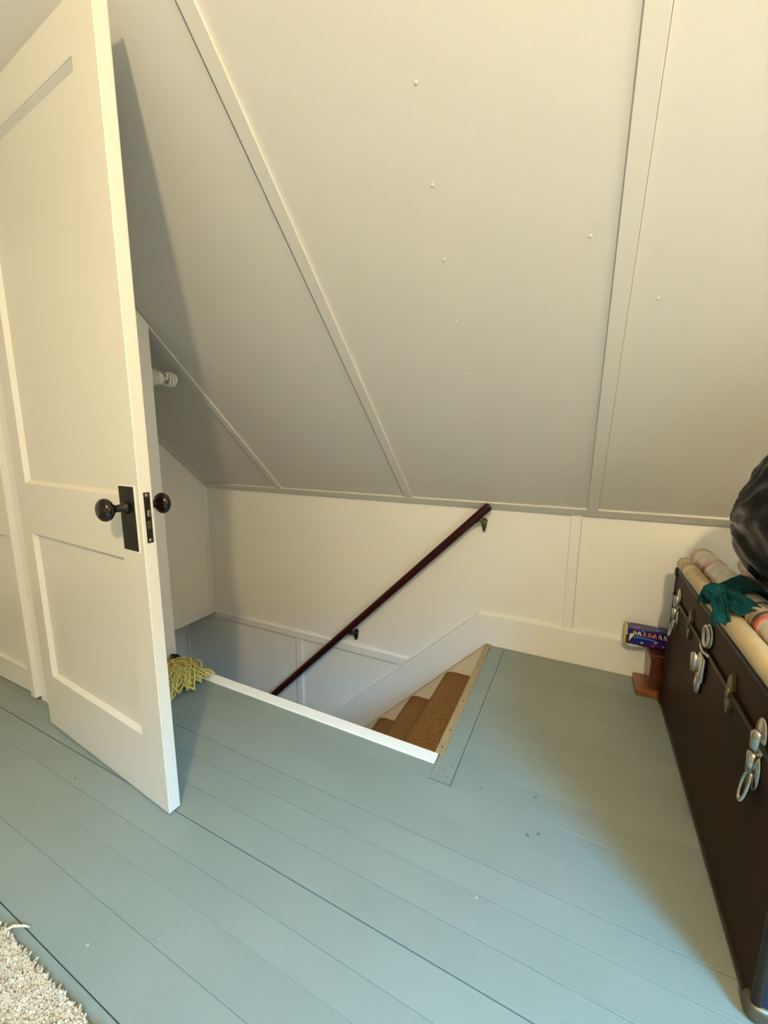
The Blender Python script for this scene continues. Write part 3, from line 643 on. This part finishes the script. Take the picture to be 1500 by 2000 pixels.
# teal cloth tied round both rolls
tc_ = empty('teal_cloth', (.38, 1.33, TZ1 + .04)); tag(tc_, 'teal cloth knotted round the two rolls on the trunk', 'cloth')
def sheet(fn, nu, nv, th):
    bm = B(); G = [[Vector(fn(i / nu, j / nv)) for j in range(nv + 1)] for i in range(nu + 1)]
    def nrm_(i, j):
        a = G[min(i + 1, nu)][j] - G[max(i - 1, 0)][j]; b = G[i][min(j + 1, nv)] - G[i][max(j - 1, 0)]; c = a.cross(b); return c.normalized() if c.length > 1e-9 else Vector((0, 0, 1))
    T = [[bm.verts.new(G[i][j] + nrm_(i, j) * th / 2) for j in range(nv + 1)] for i in range(nu + 1)]
    D = [[bm.verts.new(G[i][j] - nrm_(i, j) * th / 2) for j in range(nv + 1)] for i in range(nu + 1)]
    for i in range(nu):
        for j in range(nv):
            bm.faces.new((T[i][j], T[i + 1][j], T[i + 1][j + 1], T[i][j + 1])); bm.faces.new((D[i][j], D[i][j + 1], D[i + 1][j + 1], D[i + 1][j]))
    for i in range(nu):
        bm.faces.new((T[i][0], D[i][0], D[i + 1][0], T[i + 1][0])); bm.faces.new((T[i][nv], T[i + 1][nv], D[i + 1][nv], D[i][nv]))
    for j in range(nv):
        bm.faces.new((T[0][j], T[0][j + 1], D[0][j + 1], D[0][j])); bm.faces.new((T[nu][j], D[nu][j], D[nu][j + 1], T[nu][j + 1]))
    return bm
def wrap(u, v):
    # over roll B then down over roll A ; u around, v along the rolls
    cx1, cz1, r1 = .413, TZ1 + .040, .043; cx0, cz0, r0 = .352, TZ1 + .0245, .031
    yy = 1.33 + (v - .5) * (.17 - .12 * u) + .03 * (1 - u)
    a = math.radians(-10 + 150 * min(u / .6, 1)) if u < .6 else None
    if u < .6: x, z = cx1 + r1 * math.cos(a), cz1 + r1 * math.sin(a)
    else:
        a = math.radians(75 + 105 * (u - .6) / .4); x, z = cx0 + r0 * math.cos(a) - .002, cz0 + r0 * math.sin(a)
    p = Vector((x, yy, z)); f = .006 * math.sin(v * 17 + u * 5) + .005 * noise.noise(Vector((u * 6, v * 5, 2)))
    return p + Vector((-.2, 0, 1)) * abs(f)
obj('wrap', sheet(wrap, 30, 16, .004), M_TEAL, tc_, True)
bm = B(); bmesh.ops.create_icosphere(bm, subdivisions=4, radius=1)
for v in bm.verts:
    k = 1 + .28 * noise.noise(v.co * 2.2) + .12 * noise.noise(v.co * 5); v.co = Vector((.336, 1.285, TZ1 + .068)) + Vector((v.co.x * .028, v.co.y * .034, v.co.z * .024)) * k
obj('knot', bm, M_TEAL, tc_, True)
def tail(p0, p1, p2, w0, w1, seed):
    p0, p1, p2 = Vector(p0), Vector(p1), Vector(p2)
    def f(u, v):
        c = p0 * (1 - u) ** 2 + p1 * 2 * u * (1 - u) + p2 * u * u; d = ((p1 - p0) * (1 - u) + (p2 - p1) * u).normalized(); s = d.cross(Vector((-.6, -.3, .8))).normalized()
        wd = w0 + (w1 - w0) * u; return c + s * (v - .5) * wd + Vector((-.5, -.2, .8)) * (.006 * math.sin(v * 8 + seed + u * 2) * (.4 + u) + .014 * noise.noise(Vector((u * 4, v * 4, seed))))
    return sheet(f, 14, 12, .003)
obj('tail', tail((.336, 1.275, TZ1 + .074), (.322, 1.22, TZ1 + .080), (.320, 1.165, TZ1 + .030), .026, .040, 1), M_TEAL, tc_, True)
obj('tail', tail((.345, 1.270, TZ1 + .078), (.352, 1.22, TZ1 + .090), (.366, 1.165, TZ1 + .070), .026, .050, 4), M_TEAL, tc_, True)
obj('tail', tail((.335, 1.295, TZ1 + .070), (.318, 1.32, TZ1 + .072), (.314, 1.30, TZ1 + .035), .022, .034, 7), M_TEAL, tc_, True)

def blob(nm, lab, cat, c, r, m, fn, sub=5, sm=True):
    bm = B(); bmesh.ops.create_icosphere(bm, subdivisions=sub, radius=1)
    for v in bm.verts:
        d = v.co.normalized(); k = fn(d); v.co = Vector(c) + Vector((d.x * r[0], d.y * r[1], d.z * r[2])) * k
        v.co.z = max(v.co.z, TZ1 + .001 + .002 * (noise.noise(v.co * 30) + 1))
    o = obj(nm, bm, m, None, sm, base=(c[0], c[1], max(c[2] - r[2], TZ1))); tag(o, lab, cat); return o
def bagf(d):
    q = Vector((d.x * 1.0 + d.z * .8, d.y * 1.0, d.z * .5 - d.x * .6))
    return 1 + .030 * math.sin(13 * math.atan2(d.z + .25 * d.y, d.y - .4) + 6 * noise.noise(q * 1.4)) * (1 - abs(d.x) * .3) + .06 * noise.noise(q * 1.6) + .022 * noise.noise(q * 6)
blob('garbage_bag', 'full shiny black plastic bag bulging above the trunk', 'bag', (.532, 1.20, .840), (.198, .26, .214), M_BAG, bagf, 6)
blob('plastic_bag', 'crumpled pale translucent plastic bag under the black bag', 'bag', (.575, 1.56, .645), (.110, .15, .105), M_PINK, lambda d: 1 + .16 * noise.noise(d * 2.5) + .07 * noise.noise(d * 7), 5)
blob('maroon_cloth', 'dark maroon cloth heaped on the trunk behind the rolls', 'cloth', (.550, 1.14, .568), (.080, .24, .036), M_MAROON, lambda d: 1 + .15 * noise.noise(d * 3) + .05 * noise.noise(d * 9), 5)

# ------------------------------------------------------------------ mop behind the door
mp_ = empty('mop', (-1.45, 1.0, 0)); tag(mp_, 'yellow green string mop head lying by the white stair nosing', 'mop')
bm = B(); rnd = random.Random(3)
for i in range(190):
    a0 = rnd.uniform(-.6, 1.0); base = Vector((-1.50 + rnd.uniform(-.04, .05), 1.035 + rnd.uniform(-.04, .04), .052 + rnd.uniform(-.015, .02)))
    ang = rnd.uniform(-1.6, .75); reach = rnd.uniform(.03, .135) * (1.0 if ang < -.3 else .85)
    d = Vector((math.cos(ang), math.sin(ang), 0)); s = Vector((-d.y, d.x, 0)) * rnd.uniform(.012, .030); hgt = rnd.uniform(.012, .060)
    pts = []
    for t in range(13):
        u = t / 12; k = math.sin(u * PI); sd_ = (u - .5) * 2
        p = base + d * reach * k ** .75 + s * sd_ * (1 + .3 * k) + Vector((noise.noise(Vector((i, u * 3, 0))), noise.noise(Vector((i, u * 3, 9))), 0)) * .030
        p.z = max(.005, base.z * (1 - k) + hgt * k * (1.35 - k) + .020 * noise.noise(Vector((i, u * 4, 5))) + .004)
        p.x = min(p.x, -1.28); pts.append(p)
    tube(bm, pts, .0036, 5)
for v in bm.verts: v.co.y = min(v.co.y, 1.084 if v.co.z < .006 else 1.125); v.co.z = max(v.co.z, .0015 if v.co.y < 1.085 else .006)
o = obj('yarn', bm, M_YARN, mp_, True); o['kind'] = 'stuff'
bm = B(); rnd = random.Random(5)
for i in range(240):
    c = Vector((-1.545, 1.075, .055)); d = Vector((rnd.gauss(0, 1), rnd.gauss(0, .7), rnd.gauss(0, 1))).normalized()
    q = c + Vector((d.x * .040, d.y * .025, abs(d.z) * .035 - .01)); q.z = max(q.z, .010)
    tube(bm, [c + (q - c) * .2, c + (q - c) * .6 + Vector((0, 0, .004)), q], [.004, .0035, .0015], 4)
o = obj('fringe', bm, M_PLUM, mp_, True); o['kind'] = 'stuff'
bm = B(); tube(bm, [(-1.53, 1.03, .05), (-1.555, .96, .30), (-1.60, .84, .85)], .011, 12); obj('handle', bm, M_STRIP, mp_, True)

# ------------------------------------------------------------------ rug corner
rg = empty('rug', (-1.4, -.1, 0)); tag(rg, 'cream shag rug edge at the lower left corner of the floor', 'rug')
bm = B(); box(bm, -2.2, -.30, -.20, .262, .001, .010, bev=.004); obj('backing', bm, M_RUG, rg)
bm = B(); rnd = random.Random(11)
for i in range(26000):
    x = rnd.uniform(-1.25, -.45) if i < 21000 else rnd.uniform(-2.19, -.31); yy = .262 - abs(rnd.gauss(0, .13)) if i < 21000 else rnd.uniform(-.19, .26)
    if yy < -.195: continue
    p = Vector((x, yy, .009)); L_ = rnd.uniform(.007, .014); d = Vector((rnd.gauss(0, .45), rnd.gauss(-.1 if yy > .25 else 0, .45), 1)).normalized(); wv = Vector((rnd.gauss(0, 1), rnd.gauss(0, 1), 0)).normalized() * .0022
    u_ = d.cross(wv).normalized() * .0022; q = p + d * L_
    a = [bm.verts.new(p + wv), bm.verts.new(p - wv * .5 + u_), bm.verts.new(p - wv * .5 - u_), bm.verts.new(q + wv * .9), bm.verts.new(q - wv * .4 + u_ * .8), bm.verts.new(q - wv * .4 - u_ * .8)]
    bm.faces.new((a[0], a[1], a[4], a[3])); bm.faces.new((a[1], a[2], a[5], a[4])); bm.faces.new((a[2], a[0], a[3], a[5])); bm.faces.new((a[3], a[4], a[5]))
o = obj('pile', bm, M_TUFT, rg); o['kind'] = 'stuff'
bm = B(); tube(bm, [(-.985, .255, .016), (-.98, .275, .014), (-.965, .288, .008), (-.955, .293, .004)], [.0035, .003, .0025, .0012], 6); obj('loose_tuft', bm, M_TUFT, rg, True)
